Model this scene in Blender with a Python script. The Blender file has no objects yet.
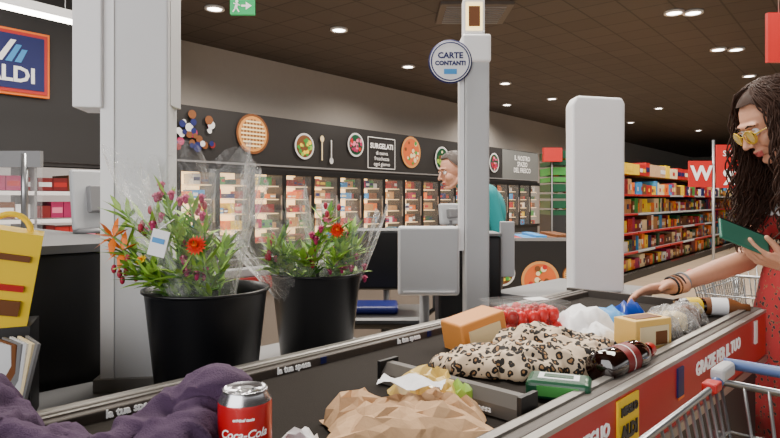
import bpy, math, random
from mathutils import Vector, Matrix, noise
R=random.Random(7)
scene=bpy.context.scene
# ------------------------------------------------------------------ materials
def _bsdf(m):
    return m.node_tree.nodes['Principled BSDF']
def mat(name,col,rough=.5,metal=0,emit=None,es=0,alpha=1,spec=.5,bump=0,bscale=40,var=0,vscale=8,trans=0,coat=0):
    m=bpy.data.materials.new(name); m.use_nodes=True
    nt=m.node_tree; b=_bsdf(m)
    c=(*[ (x/255)**2.2 for x in col],1)
    b.inputs['Base Color'].default_value=c
    b.inputs['Roughness'].default_value=rough
    b.inputs['Metallic'].default_value=metal
    b.inputs['Specular IOR Level'].default_value=spec
    b.inputs['Alpha'].default_value=alpha
    b.inputs['Transmission Weight'].default_value=trans
    b.inputs['Coat Weight'].default_value=coat
    if emit:
        b.inputs['Emission Color'].default_value=(*[(x/255)**2.2 for x in emit],1)
        b.inputs['Emission Strength'].default_value=es
    tc=nt.nodes.new('ShaderNodeTexCoord')
    n=nt.nodes.new('ShaderNodeTexNoise'); n.inputs['Scale'].default_value=vscale; n.inputs['Detail'].default_value=3
    nt.links.new(tc.outputs['Object'],n.inputs['Vector'])
    v=var if var else .04
    mx=nt.nodes.new('ShaderNodeMixRGB'); mx.inputs['Color1'].default_value=tuple(x*(1-v) for x in c[:3])+(1,)
    mx.inputs['Color2'].default_value=tuple(min(1,x*(1+v)) for x in c[:3])+(1,)
    nt.links.new(n.outputs['Fac'],mx.inputs['Fac']); nt.links.new(mx.outputs[0],b.inputs['Base Color'])
    if bump:
        n2=nt.nodes.new('ShaderNodeTexNoise'); n2.inputs['Scale'].default_value=bscale; n2.inputs['Detail'].default_value=4
        nt.links.new(tc.outputs['Object'],n2.inputs['Vector'])
        bp=nt.nodes.new('ShaderNodeBump'); bp.inputs['Strength'].default_value=bump; bp.inputs['Distance'].default_value=.01
        nt.links.new(n2.outputs['Fac'],bp.inputs['Height']); nt.links.new(bp.outputs[0],b.inputs['Normal'])
    return m
def grid_mat(name,c1,c2,size,mortar,rot,rough=.4,bias=None,c1b=None):
    m=bpy.data.materials.new(name); m.use_nodes=True; nt=m.node_tree; b=_bsdf(m)
    g=nt.nodes.new('ShaderNodeNewGeometry'); mp=nt.nodes.new('ShaderNodeMapping')
    mp.inputs['Rotation'].default_value=(0,0,rot)
    br=nt.nodes.new('ShaderNodeTexBrick'); br.offset=0
    f=lambda c:(*[(x/255)**2.2 for x in c],1)
    br.inputs['Color1'].default_value=f(c1); br.inputs['Color2'].default_value=f(c1b or c1); br.inputs['Mortar'].default_value=f(c2)
    br.inputs['Scale'].default_value=1; br.inputs['Brick Width'].default_value=size; br.inputs['Row Height'].default_value=size
    br.inputs['Mortar Size'].default_value=mortar
    nt.links.new(g.outputs['Position'],mp.inputs[0]); nt.links.new(mp.outputs[0],br.inputs[0])
    nt.links.new(br.outputs[0],b.inputs['Base Color']); b.inputs['Roughness'].default_value=rough
    return m
def film_mat(name,tint=(1,1,1),base=.10,edge=.65,bump=.9,scale=22):
    m=bpy.data.materials.new(name); m.use_nodes=True; nt=m.node_tree
    for n in list(nt.nodes): nt.nodes.remove(n)
    o=nt.nodes.new('ShaderNodeOutputMaterial'); t=nt.nodes.new('ShaderNodeBsdfTransparent'); g=nt.nodes.new('ShaderNodeBsdfPrincipled')
    g.inputs['Base Color'].default_value=(*tint,1); g.inputs['Roughness'].default_value=.12; g.inputs['Specular IOR Level'].default_value=.9
    lw=nt.nodes.new('ShaderNodeLayerWeight'); lw.inputs[0].default_value=.35
    if bump:
        n=nt.nodes.new('ShaderNodeTexNoise'); n.inputs['Scale'].default_value=scale; n.inputs['Detail'].default_value=3; n.inputs['Distortion'].default_value=1.5
        tc=nt.nodes.new('ShaderNodeTexCoord'); nt.links.new(tc.outputs['Object'],n.inputs[0])
        bp=nt.nodes.new('ShaderNodeBump'); bp.inputs['Strength'].default_value=bump; bp.inputs['Distance'].default_value=.02
        nt.links.new(n.outputs['Fac'],bp.inputs['Height']); nt.links.new(bp.outputs[0],g.inputs['Normal']); nt.links.new(bp.outputs[0],lw.inputs['Normal'])
    mr=nt.nodes.new('ShaderNodeMapRange'); mr.inputs['To Min'].default_value=base; mr.inputs['To Max'].default_value=edge
    nt.links.new(lw.outputs['Facing'],mr.inputs['Value'])
    mx=nt.nodes.new('ShaderNodeMixShader'); nt.links.new(mr.outputs[0],mx.inputs[0]); nt.links.new(t.outputs[0],mx.inputs[1]); nt.links.new(g.outputs[0],mx.inputs[2])
    nt.links.new(mx.outputs[0],o.inputs[0]); return m
def spots_mat(name,scale,cols,warp=.018):
    m=bpy.data.materials.new(name); m.use_nodes=True; nt=m.node_tree; b=_bsdf(m); b.inputs['Roughness'].default_value=.8
    tc=nt.nodes.new('ShaderNodeTexCoord')
    n=nt.nodes.new('ShaderNodeTexNoise'); n.inputs['Scale'].default_value=45
    nt.links.new(tc.outputs['Object'],n.inputs[0])
    ad=nt.nodes.new('ShaderNodeMixRGB'); ad.blend_type='ADD'; ad.inputs[0].default_value=warp
    nt.links.new(tc.outputs['Object'],ad.inputs[1]); nt.links.new(n.outputs['Color'],ad.inputs[2])
    v=nt.nodes.new('ShaderNodeTexVoronoi'); v.inputs['Scale'].default_value=scale
    nt.links.new(ad.outputs[0],v.inputs['Vector'])
    cr=nt.nodes.new('ShaderNodeValToRGB'); e=cr.color_ramp; e.interpolation='CONSTANT'
    e.elements[0].color=cols[0][1]; e.elements[1].position=cols[1][0]; e.elements[1].color=cols[1][1]
    for p,c in cols[2:]: q=e.elements.new(p); q.color=c
    nt.links.new(v.outputs['Distance'],cr.inputs[0]); nt.links.new(cr.outputs[0],b.inputs['Base Color'])
    return m
WHITE=mat('white_paint',(235,235,238),.45); OFFW=mat('off_white',(208,209,212),.5); LGREY=mat('light_grey',(180,182,185),.5)
GREY=mat('mid_grey',(120,120,122),.45); BLACK=mat('black_plastic',(24,24,26),.4); DARK=mat('dark_panel',(38,37,39),.55)
BUCK=mat('bucket_black',(20,21,25),.35)
BELT=mat('rubber_belt',(42,38,35),.85,spec=.15,bump=.1,bscale=300,var=.1,vscale=60); ALU=mat('brushed_aluminium',(150,146,141),.35,.7); STEEL=mat('steel',(165,167,170),.3,.85)
RAIL=mat('dark_rail',(80,74,70),.5,.3); RED=mat('signal_red',(182,34,30),.45); YEL=mat('yellow',(245,205,30),.5); ORANGE=mat('orange',(240,120,30),.5)
BLUE=mat('navy',(10,25,90),.5); LBLUE=mat('sky_blue',(60,140,205),.5); GREEN=mat('green',(60,140,60),.5); DGREEN=mat('dark_green',(20,75,50),.35)
WALLG=mat('grey_wall_paint',(150,144,138),.85); BROWN=mat('brown',(110,65,30),.6); CREAM=mat('cream',(235,215,170),.6); TEXTW=mat('white_print',(235,235,235),.6,emit=(255,255,255),es=.15)
TAN=mat('tan_pack',(190,140,85),.6); DRED=mat('dark_red',(120,22,25),.5)
BANDM=mat('band_black',(30,28,29),.6); MAG=mat('magenta',(160,28,85),.6); PINK=mat('pink',(225,120,150),.6); TEAL=mat('teal_cloth',(0,120,125),.8)
LEAF=mat('leaf',(80,130,45),.5,var=.3,vscale=30); LEAF2=mat('leaf_light',(145,185,70),.5,var=.2,vscale=30); STEM=mat('stem',(105,145,65),.5)
SKIN=mat('skin',(206,150,122),.5,var=.06,vscale=20); SKIN2=mat('skin_b',(200,145,120),.5); LIP=mat('lips',(185,90,85),.4); HAIR=mat('dark_hair',(54,36,28),.62,spec=.25,var=.6,vscale=60)
GHAIR=mat('grey_brown_hair',(70,60,55),.6,var=.3,vscale=60); EYEW=mat('eye_white',(240,240,240),.2); EYEB=mat('iris',(40,25,20),.2)
FILM=film_mat('cellophane',base=.05,edge=.5); FILM2=film_mat('clear_film',base=.12,edge=.6,scale=40); GLASS=film_mat('glass_pane',base=.02,edge=.08,bump=0); PLEXI=film_mat('plexiglass',base=.04,edge=.12,bump=0)
LEO=spots_mat('leopard_cloth',66,[(0,(.36,.19,.08,1)),(.22,(.012,.009,.008,1)),(.47,(.66,.51,.36,1))])
DRESS=spots_mat('red_print_dress',55,[(0,(.02,.01,.02,1)),(.28,(.25,.10,.05,1)),(.36,(.34,.018,.022,1))],.03)
PURPLE=mat('purple_cloth',(66,45,72),.85,bump=.35,bscale=500,var=.12)
KRAFT=mat('kraft_paper',(196,158,120),.85,bump=.2,bscale=60,var=.08,vscale=20); SILVER=mat('can_silver',(200,200,205),.22,.95); CANRED=mat('can_red',(190,12,22),.28,.2,coat=.5)
LAMP=mat('lamp_glow',(255,255,255),.5,emit=(255,248,235),es=18); WARM=mat('warm_glow',(255,240,190),.5,emit=(255,215,130),es=2.2); COOLBOX=mat('cabinet_back_glow',(240,225,190),.5,emit=(255,205,140),es=2.6)  # freezer back wall is given its own glow to look lit from inside
SHELFW=mat('shelf_glow',(225,205,165),.5,emit=(255,210,150),es=.8); CHILL=mat('chiller_back_glow',(200,200,205),.5,emit=(255,240,225),es=.5)  # shelf boards and chiller back glow by themselves, standing in for cabinet lighting
EXITG=mat('exit_green',(0,140,80),.5,emit=(0,160,90),es=.7)
# ------------------------------------------------------------------ mesh builder
class MB:
    def __init__(s): s.v=[];s.f=[];s.m=[];s.sm=[];s.mats=[]
    def mi(s,m):
        if m not in s.mats: s.mats.append(m)
        return s.mats.index(m)
    def add(s,vs,fs,m,smooth=False):
        o=len(s.v); s.v+= [Vector(p) for p in vs]; i=s.mi(m)
        for f in fs: s.f.append([o+k for k in f]); s.m.append(i); s.sm.append(smooth)
    def box(s,c,d,m,M=None,taper=1,ch=0):
        c=Vector(c); hx,hy,hz=d[0]/2,d[1]/2,d[2]/2
        if ch>0:
            vs=[];h=min(ch,hx*.9,hy*.9,hz*.9)
            import bmesh
            bm=bmesh.new(); bmesh.ops.create_cube(bm,size=1)
            for v in bm.verts: v.co=Vector((v.co.x*2*hx,v.co.y*2*hy,v.co.z*2*hz))
            bmesh.ops.bevel(bm,geom=bm.edges[:],offset=h,segments=3,profile=.5,affect='EDGES')
            bm.verts.index_update(); vs=[v.co.copy() for v in bm.verts]; fs=[[v.index for v in f.verts] for f in bm.faces]; bm.free()
            if M: vs=[M@v for v in vs]
            s.add([v+c for v in vs],fs,m,False); return
        vs=[Vector((x*hx*(taper if z>0 else 1),y*hy*(taper if z>0 else 1),z*hz)) for z in(-1,1) for x,y in((-1,-1),(1,-1),(1,1),(-1,1))]
        if M: vs=[M@v for v in vs]
        s.add([v+c for v in vs],[(3,2,1,0),(4,5,6,7),(0,1,5,4),(1,2,6,5),(2,3,7,6),(3,0,4,7)],m)
    def b2(s,x0,x1,y0,y1,z0,z1,m,ch=0): s.box(((x0+x1)/2,(y0+y1)/2,(z0+z1)/2),(abs(x1-x0),abs(y1-y0),abs(z1-z0)),m,ch=ch)
    def tube(s,pts,r,m,n=8,cap=True):
        pts=[Vector(p) for p in pts]; rs=r if isinstance(r,(list,tuple)) else [r]*len(pts)
        vs=[];fs=[];up=None
        for i,p in enumerate(pts):
            d=(pts[min(i+1,len(pts)-1)]-pts[max(i-1,0)])
            if d.length<1e-9: d=Vector((0,0,1))
            d.normalize()
            if up is None: up=d.orthogonal().normalized()
            up=(up-d*up.dot(d)); up=up.normalized() if up.length>1e-6 else d.orthogonal().normalized()
            w=d.cross(up)
            for k in range(n):
                a=2*math.pi*k/n; vs.append(p+(up*math.cos(a)+w*math.sin(a))*rs[i])
        for i in range(len(pts)-1):
            for k in range(n):
                a=i*n+k;b=i*n+(k+1)%n; fs.append((a,b,b+n,a+n))
        if cap: fs.append(tuple(range(n))[::-1]); fs.append(tuple(range((len(pts)-1)*n,len(pts)*n)))
        s.add(vs,fs,m,True)
    def lathe(s,prof,c,m,n=32,M=None,cap=False,sm=True):
        c=Vector(c);vs=[];fs=[]
        for r,z in prof:
            for k in range(n):
                a=2*math.pi*k/n; p=Vector((r*math.cos(a),r*math.sin(a),z)); vs.append((M@p if M else p)+c)
        for i in range(len(prof)-1):
            for k in range(n):
                a=i*n+k;b=i*n+(k+1)%n; fs.append((a,b,b+n,a+n))
        if cap: fs.append(tuple(range(n))[::-1]); fs.append(tuple(range((len(prof)-1)*n,len(prof)*n)))
        s.add(vs,fs,m,sm)
    def ell(s,c,r,m,n=16,M=None):
        if not isinstance(r,(list,tuple)): r=(r,r,r)
        c=Vector(c);vs=[];fs=[];h=max(4,n//2)
        vs.append(Vector((0,0,-r[2])))
        for j in range(1,h):
            t=-math.pi/2+math.pi*j/h
            for k in range(n):
                a=2*math.pi*k/n; vs.append(Vector((r[0]*math.cos(t)*math.cos(a),r[1]*math.cos(t)*math.sin(a),r[2]*math.sin(t))))
        vs.append(Vector((0,0,r[2])))
        for k in range(n): fs.append((0,1+(k+1)%n,1+k))
        for j in range(h-2):
            for k in range(n):
                a=1+j*n+k;b=1+j*n+(k+1)%n; fs.append((a,b,b+n,a+n))
        L=len(vs)-1;o=1+(h-2)*n
        for k in range(n): fs.append((L,o+k,o+(k+1)%n))
        s.add([(M@v if M else v)+c for v in vs],fs,m,True)
    def caps(s,a,b,ra,rb,m,n=14):
        a=Vector(a);b=Vector(b)
        s.ell(a,ra,m,n); s.ell(b,rb,m,n); s.tube([a,b],[ra,rb],m,n)
    def torus(s,c,R1,r,m,M=None,n=32,k=8,a0=0,a1=2*math.pi):
        c=Vector(c);pts=[]
        for i in range(n+1):
            a=a0+(a1-a0)*i/n; p=Vector((R1*math.cos(a),R1*math.sin(a),0)); pts.append((M@p if M else p)+c)
        s.tube(pts,r,m,k,cap=False)
    def disc(s,c,r,m,n=28,sx=1):   # faces -y
        c=Vector(c); s.add([c+Vector((r*sx*math.cos(2*math.pi*k/n),0,r*math.sin(2*math.pi*k/n))) for k in range(n)],[tuple(range(n))],m)
    def text(s,t,M,size,m,ext=.001,align='CENTER',bold=0):
        cu=bpy.data.curves.new('t','FONT'); cu.body=t; cu.size=size; cu.extrude=ext; cu.offset=bold; cu.align_x=align; cu.align_y='CENTER'; cu.resolution_u=2
        o=bpy.data.objects.new('t',cu); scene.collection.objects.link(o); bpy.context.view_layer.update()
        me=bpy.data.meshes.new_from_object(o.evaluated_get(bpy.context.evaluated_depsgraph_get()))
        s.add([M@v.co for v in me.vertices],[tuple(p.vertices) for p in me.polygons],m)
        bpy.data.objects.remove(o); bpy.data.meshes.remove(me)
    def ftext(s,t,c,size,m,bold=0,align='CENTER'): # text facing local -y
        s.text(t,Matrix.Translation(Vector(c))@Matrix.Rotation(math.pi/2,4,'X'),size,m,bold=bold,align=align)
    def finish(s,name,rot=0,parent=None,bevel=0,M=None,sub=0):
        vs=[M@v for v in s.v] if M else s.v
        lo=Vector([min(v[i] for v in vs) for i in range(3)]);hi=Vector([max(v[i] for v in vs) for i in range(3)]); c=(lo+hi)/2
        me=bpy.data.meshes.new(name); me.from_pydata([v-c for v in vs],[],s.f)
        for m in s.mats: me.materials.append(m)
        me.polygons.foreach_set('material_index',s.m); me.polygons.foreach_set('use_smooth',s.sm); me.update()
        o=bpy.data.objects.new(name,me); o.location=Matrix.Rotation(rot,4,'Z')@c; o.rotation_euler=(0,0,rot); scene.collection.objects.link(o)
        if bevel: 
            b=o.modifiers.new('b','BEVEL'); b.width=bevel; b.segments=2; b.limit_method='ANGLE'
        if parent: par(o,parent)
        return o
def par(o,p): o.parent=p; o.matrix_parent_inverse=(Matrix.Translation(p.location)@p.rotation_euler.to_matrix().to_4x4()).inverted()
def empty(name,loc):
    e=bpy.data.objects.new(name,None); e.location=loc; e.empty_display_size=.1; scene.collection.objects.link(e); return e
def remesh(mb,name,voxel,smooth,mats,fn=None,M=None,parent=None,disp=None):
    o=mb.finish(name+'_src'); r=o.modifiers.new('r','REMESH'); r.mode='VOXEL'; r.voxel_size=voxel
    sm=o.modifiers.new('s','SMOOTH'); sm.factor=.5; sm.iterations=smooth
    bpy.context.view_layer.update()
    me=bpy.data.meshes.new_from_object(o.evaluated_get(bpy.context.evaluated_depsgraph_get())); loc=o.location.copy()
    bpy.data.objects.remove(o)
    r=MB(); vs=[v.co+loc for v in me.vertices]
    if disp:
        ns=[v.normal.copy() for v in me.vertices]; vs=[disp(v,n) for v,n in zip(vs,ns)]
    r.mats=list(mats); r.v=vs
    for p in me.polygons:
        c=Vector((0,0,0)); 
        for k in p.vertices: c+=vs[k]
        c/=len(p.vertices); r.f.append(list(p.vertices)); r.m.append(fn(c) if fn else 0); r.sm.append(True)
    bpy.data.meshes.remove(me)
    return r.finish(name,M=M,parent=parent)
def N(p,f,o=0): return noise.noise(Vector((p.x*f+o,p.y*f+o*1.3,p.z*f-o)))
def crumple(mb,c,size,m,seed=0,amp=.15,freq=14,rz=0,box=.5,flat=True,smooth=True,sub=4,jit=0):
    import bmesh
    rj=random.Random(seed*7+1)
    bm=bmesh.new(); bmesh.ops.create_icosphere(bm,subdivisions=sub,radius=1); bm.verts.index_update()
    M=Matrix.Rotation(rz,3,'Z'); vs=[]
    for v in bm.verts:
        p=v.co.copy(); mxx=max(abs(p.x),abs(p.y),abs(p.z)); q=p.lerp(p/mxx,box)
        w=Vector((q.x*size[0]/2,q.y*size[1]/2,q.z*size[2]/2))
        d=1-abs(N(w,freq,seed))*2; d2=N(w,freq*2.3,seed+5)
        q=w+p*(d*.6+d2*.4)*amp*min(size)
        if flat and q.z<-size[2]*.42: q.z=-size[2]*.42
        vs.append(M@q+Vector(c))
    fs=[tuple(x.index for x in f.verts) for f in bm.faces]; bm.free()
    mb.add(vs,fs,m,smooth)
def paper(mb,c,size,m,seed,nx=16,ny=12,h=.05,jit=.35,rz=0,zb=.903,curl=.0,crease=.012,smooth=False):
    rj=random.Random(seed); M=Matrix.Rotation(rz,3,'Z'); vs=[];fs=[]
    for i in range(nx+1):
        for j in range(ny+1):
            u=i/nx*2-1;v=j/ny*2-1
            x=u+rj.uniform(-1,1)*jit/nx; y=v+rj.uniform(-1,1)*jit/ny
            e=1+.16*math.sin(3*math.atan2(v,u)+seed)+.08*math.sin(7*math.atan2(v,u)+seed*2)
            b=max(0,1-max(abs(u),abs(v))**3.0)
            w=Vector((x*2.2,y*2.0,seed*3.1)); r=1-abs(noise.noise(w*1.3))*2.2; r2=noise.noise(w*3.1)
            z=b*h*(.66+.36*r+.2*r2)+rj.uniform(-1,1)*crease*b
            z=max(z,rj.uniform(0,.004))
            p=M@Vector((x*size[0]/2*e,y*size[1]/2*e,0)); vs.append(Vector((c[0]+p.x,c[1]+p.y,zb+z)))
    for i in range(nx):
        for j in range(ny):
            a=i*(ny+1)+j;q=[a,a+ny+1,a+ny+2,a+1]
            if rj.random()<.5: fs+= [(q[0],q[1],q[2]),(q[0],q[2],q[3])]
            else: fs+= [(q[0],q[1],q[3]),(q[1],q[2],q[3])]
    mb.add(vs,fs,m,smooth)
BR=math.atan2(.724,.69)      # checkout lane direction
FR=math.atan2(.776,.63)      # freezer wall direction
MBm=Matrix.Rotation(BR,4,'Z')
def BL(s,v,z): return MBm@Vector((s,v,z))
# ------------------------------------------------------------------ room shell
CE=4.2
b=MB(); b.b2(-16,45,-6,60,-.1,0,grid_mat('floor_tiles',(190,170,146),(145,132,118),.6,.006,-FR,.25,c1b=(182,163,140))); b.finish('floor')
b=MB(); b.b2(-8,46,-22,10.1,CE,CE+.1,grid_mat('ceiling_tiles',(76,68,64),(46,41,39),.6,.014,-FR,.75,c1b=(69,62,58))); b.finish('ceiling',rot=FR)
b=MB(); b.b2(-8,46,9.95,10.1,0,CE,WALLG); b.finish('wall_back',rot=FR)
b=MB(); b.b2(45.5,46,-22,9.95,0,CE,WALLG); b.finish('wall_far',rot=FR)
b=MB(); b.b2(-8,-7.9,-4,9.95,0,CE,DARK); b.finish('wall_left',rot=FR)
# freezer header band with food posters
b=MB(); F=9.2
b.b2(4.7,19.5,F,9.94,1.92,2.88,BANDM); b.b2(16.95,19.5,F-.02,F,1.94,2.86,mat('fresh_panel',(105,108,108),.6))
b.b2(4.7,19.5,F-.03,F,1.905,1.94,GREY)
def food(cx,z,r,kind):
    y=F-.03
    if kind=='pie':
        b.disc((cx,y,z),r,BROWN); b.disc((cx,y-.004,z),r*.88,mat('piecrust',(205,140,70),.6)); b.disc((cx,y-.008,z),r*.74,BROWN)
        for k in range(-3,4):
            h=math.sqrt(max(0,.75**2-(k*.2)**2))*r
            b.box((cx+k*.2*r,y-.012,z),(.08*r,.004,2*h),TAN); b.box((cx,y-.015,z+k*.2*r),(2*h,.004,.08*r),CREAM)
    elif kind=='pizza':
        b.disc((cx,y,z),r,mat('crust',(200,140,80),.6)); b.disc((cx,y-.004,z),r*.85,mat('sauce',(205,95,40),.6))
        for k in range(16):
            a=R.random()*6.28;q=r*.75*math.sqrt(R.random()); b.disc((cx+q*math.cos(a),y-.008-k*.0005,z+q*math.sin(a)),r*R.uniform(.09,.16),R.choice([RED,CREAM,GREEN,CREAM,BROWN]))
    else:
        b.disc((cx,y,z),r,OFFW); b.disc((cx,y-.004,z),r*.85,R.choice([DGREEN,BROWN]))
        for k in range(22):
            a=R.random()*6.28;q=r*.7*math.sqrt(R.random()); b.disc((cx+q*math.cos(a),y-.008-k*.0005,z+q*math.sin(a)),r*R.uniform(.1,.18),R.choice({'veg':[GREEN,LEAF2,YEL],'berry':[MAG,PINK,RED],'grain':[CREAM,LEAF2,BROWN]}[kind]))
for q in range(34): b.disc((5.35+R.random()*.95,F-.035-q*.0006,2.15+R.random()*.65),R.uniform(.04,.085),R.choice([MAG,BLUE,DRED,OFFW,BROWN,BLUE]))
food(7.18,2.5,.38,'pie'); food(8.5,2.36,.27,'veg')
for k,c in((0,CREAM),(1,OFFW)): 
    b.box((9.0+k*.28,F-.035,2.32),(.03,.004,.45),c); b.disc((9.0+k*.28,F-.037,2.55 if k==0 else 2.1),.07,c,sx=.8)
food(10.07,2.5,.27,'berry')
b.ftext('SURGELATI',(10.98,F-.04,2.52),.17,TEXTW,bold=.004)
for k,t in enumerate(['di nuova','freschezza','ogni giorno']): b.ftext(t,(10.98,F-.04,2.36-k*.13),.13,TEXTW)
for x,z,w,h in((10.98,2.72,1.0,.015),(10.98,2.0,1.0,.015),(10.48,2.36,.015,.72),(11.48,2.36,.015,.72)): b.box((x,F-.035,z),(w,.004,h),TEXTW)
food(12.15,2.46,.4,'pizza'); food(13.55,2.36,.34,'grain'); food(16.4,2.4,.3,'berry'); food(15.0,2.42,.2,'veg')
for k,t in enumerate(['IL NOSTRO','SPAZIO','DEL FRESCO']): b.ftext(t,(18.25,F-.05,2.62-k*.2),.22,TEXTW,bold=.003)
b.finish('freezer_header_band',rot=FR)
# freezer cabinets + products
PM=[RED,RED,WHITE,YEL,ORANGE,GREEN,BLUE,LBLUE,BROWN,BROWN,MAG,DGREEN,TAN,DRED,ORANGE,TAN]
def products(b,x0,x1,y,dep,zs,gap,pal,wr=(.09,.22),fill=(.55,.85),rng=R,lab=[WHITE,YEL,RED,BLUE,CREAM],pl=.6,skip=0):
    for z in zs:
        x=x0
        while x<x1-.05:
            w=min(rng.uniform(*wr),x1-x); h=gap*rng.uniform(*fill); m=rng.choice(pal)
            n=rng.choice([1,2,3])
            if rng.random()<skip: x+=w; continue
            for k in range(n):
                if x+w>x1: break
                b.b2(x+.004,x+w-.004,y,y+dep,z,z+h,m)
                if rng.random()<pl: b.b2(x+.015,x+w-.015,y-.003,y,z+h*.3,z+h*.65,rng.choice(lab))
                x+=w
b=MB(); p=MB(); DW=.78; x=4.85
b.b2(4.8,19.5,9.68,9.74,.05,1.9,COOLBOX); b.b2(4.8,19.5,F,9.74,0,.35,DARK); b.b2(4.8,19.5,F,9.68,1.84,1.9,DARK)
while x<19.4:
    b.b2(x-.05,x+.05,F-.02,9.68,.35,1.84,BLACK)
    b.b2(x+.055,x+.075,F+.04,F+.06,.4,1.8,LAMP); 
    b.b2(x+.035,x+DW-.035,F-.02,F,1.74,1.84,BLACK); b.b2(x+.035,x+DW-.035,F-.02,F,.35,.43,BLACK)
    b.box((x+DW-.09,F-.04,1.1),(.02,.03,.5),STEEL)
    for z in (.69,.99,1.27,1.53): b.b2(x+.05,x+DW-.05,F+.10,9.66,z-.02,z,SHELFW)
    products(p,x+.08,x+DW-.08,F+.14,.3,(.42,.70,1.0,1.28,1.54),.24,PM,(.08,.18),(.35,.8),pl=.3,skip=.12)
    x+=DW
b.b2(4.85,19.4,F-.01,F-.005,.42,1.78,GLASS)
fz=b.finish('upright_freezer_cabinet',rot=FR); p.finish('frozen_food_packs',rot=FR,parent=fz)
# dark bulkhead left with brand sign, cooler below
b=MB(); b.b2(-3,4.62,8.0,9.94,1.72,CE,DARK); b.b2(4.4,4.62,8.0,9.94,0,1.72,DARK); b.finish('wall_bulkhead',rot=FR)
b=MB(); b.b2(2.0,3.1,7.93,7.99,2.5,3.28,ORANGE); b.b2(2.03,3.07,7.91,7.93,2.53,3.25,RED); b.b2(2.07,3.03,7.9,7.91,2.57,3.21,BLUE)
b.ftext('ALDI',(2.66,7.89,2.73),.25,TEXTW,bold=.008)
for k in range(3):
    b.add([(2.5+.1*k,7.89,2.88),(2.57+.1*k,7.89,2.88),(2.72+.06*k,7.89,3.14-.05*k),(2.66+.06*k,7.89,3.14-.05*k)],[(0,1,2,3)],LBLUE if k else TEXTW)
b.finish('store_logo_sign',rot=FR)
b=MB(); p=MB(); b.b2(-1,4.38,8.9,8.95,.1,1.7,CHILL); b.b2(-1,4.38,8.1,8.95,0,.3,GREY)
for z in (.3,.65,1.0,1.35): b.b2(-1,4.38,8.15,8.9,z-.03,z,LGREY)
for z in(.65,1.0,1.35): b.b2(-1,4.38,8.12,8.15,z-.04,z+.01,WHITE)
for x in(-1,1,3,4.35): b.b2(x,x+.03,8.12,8.9,.3,1.7,GREY)
products(p,-.9,4.3,8.25,.5,(.32,.67,1.02,1.37),.3,[RED,RED,WHITE,DRED,RED,DRED,MAG,BROWN],(.1,.2),(.5,.85),lab=[WHITE,WHITE,PINK,RED],pl=.5)
fz=b.finish('open_chiller_cabinet',rot=FR); p.finish('chilled_meat_packs',rot=FR,parent=fz)
# gondola right
SP=[BROWN,CREAM,RED,ORANGE,YEL,GREEN,BROWN,TAN,TAN,MAG,DGREEN,DRED,YEL,BLUE,LBLUE,WHITE,ORANGE,BROWN,DRED]
def gondola(name,pn,x0,x1,y0,y1,h,gap=.37,seed=3,rot=FR):
    rg=random.Random(seed); b=MB(); p=MB()
    b.b2(x0,x1,y0+.5,y0+.54,0,h,DARK); b.b2(x0,x0+.04,y0,y1,0,h-.1,DARK); b.b2(x0,x1,y0,y1,0,.14,DARK)
    z=.14; zs=[]
    while z<h-.1:
        zs.append(z); b.b2(x0,x1,y0+.02,y0+.5,z-.03,z,GREY)
        x=x0
        while x<x1: b.b2(x,min(x1,x+.9),y0,y0+.02,z-.03,z,LGREY if rg.random()<.6 else RED); x+=.95
        z+=gap
    products(p,x0+.06,x1-.05,y0+.08,.35,zs,gap,SP,(.05,.12),(.45,.85),rng=rg,pl=.5,skip=.05)
    products(p,x0+.06,x1-.05,y0+.1,.4,[h],.3,[BROWN,CREAM,DRED,TAN,KRAFT,YEL,RED],(.15,.35),rng=rg)
    o=b.finish(name,rot=rot); p.finish(pn,rot=rot,parent=o)
gondola('gondola_shelf','shelf_groceries',9,22,2.95,3.6,1.66,.30)
gondola('gondola_shelf','shelf_groceries',23,40,6.2,6.9,2.2,.45,8)
gondola('gondola_shelf','shelf_groceries',13,30,-.6,.1,1.7,.4,5)
# crate tower
b=MB(); rg=random.Random(4); X0,X1=2.12,2.65
b.b2(X0,X1,7.9,8.5,0,1.05,DARK)
for k in range(4):
    m=[DGREEN,DGREEN,GREEN,DGREEN][k]; z=1.05+k*.22
    for (x0,x1,y0,y1) in((X0,X1,7.9,7.93),(X0,X1,8.47,8.5),(X0,X0+.03,7.9,8.5),(X1-.03,X1,7.9,8.5)):
        b.b2(x0,x1,y0,y1,z,z+.06,m); b.b2(x0,x1,y0,y1,z+.09,z+.19,m)
    b.b2(X0+.03,X1-.03,7.93,8.47,z,z+.02,m)
    for q in range(4): b.ell((X0+.1+q*.11,8.0,z+.13),.06,rg.choice([ORANGE,RED,YEL,LEAF2]),10)
b.b2(2.0,2.24,7.8,7.88,1.75,1.93,RED); b.tube([(2.12,7.85,0),(2.12,7.85,1.75)],.01,GREY)
b.finish('produce_crate_stack')
# chest cooler with pizza graphic
b=MB(); b.b2(1.0,1.95,6.0,7.0,0,.74,BLACK); 
for (x0,x1,y0,y1) in((1.0,1.95,6.0,6.05),(1.0,1.95,6.95,7.0),(1.0,1.05,6,7),(1.9,1.95,6,7)): b.b2(x0,x1,y0,y1,.74,.84,BLACK); b.b2(x0,x1,y0,y1,.84,.87,GREY)
F=6.02; food(1.5,.45,.19,'pizza'); food(1.12,.52,.13,'veg'); food(1.82,.5,.10,'pie')
co=b.finish('chest_cooler'); p=MB(); products(p,1.08,1.88,6.1,.7,[.742],.19,[BROWN,CREAM,OFFW,LBLUE,RED,ORANGE,TAN],(.06,.12)); p.finish('chilled_tubs',parent=co)
F=9.2
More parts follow.
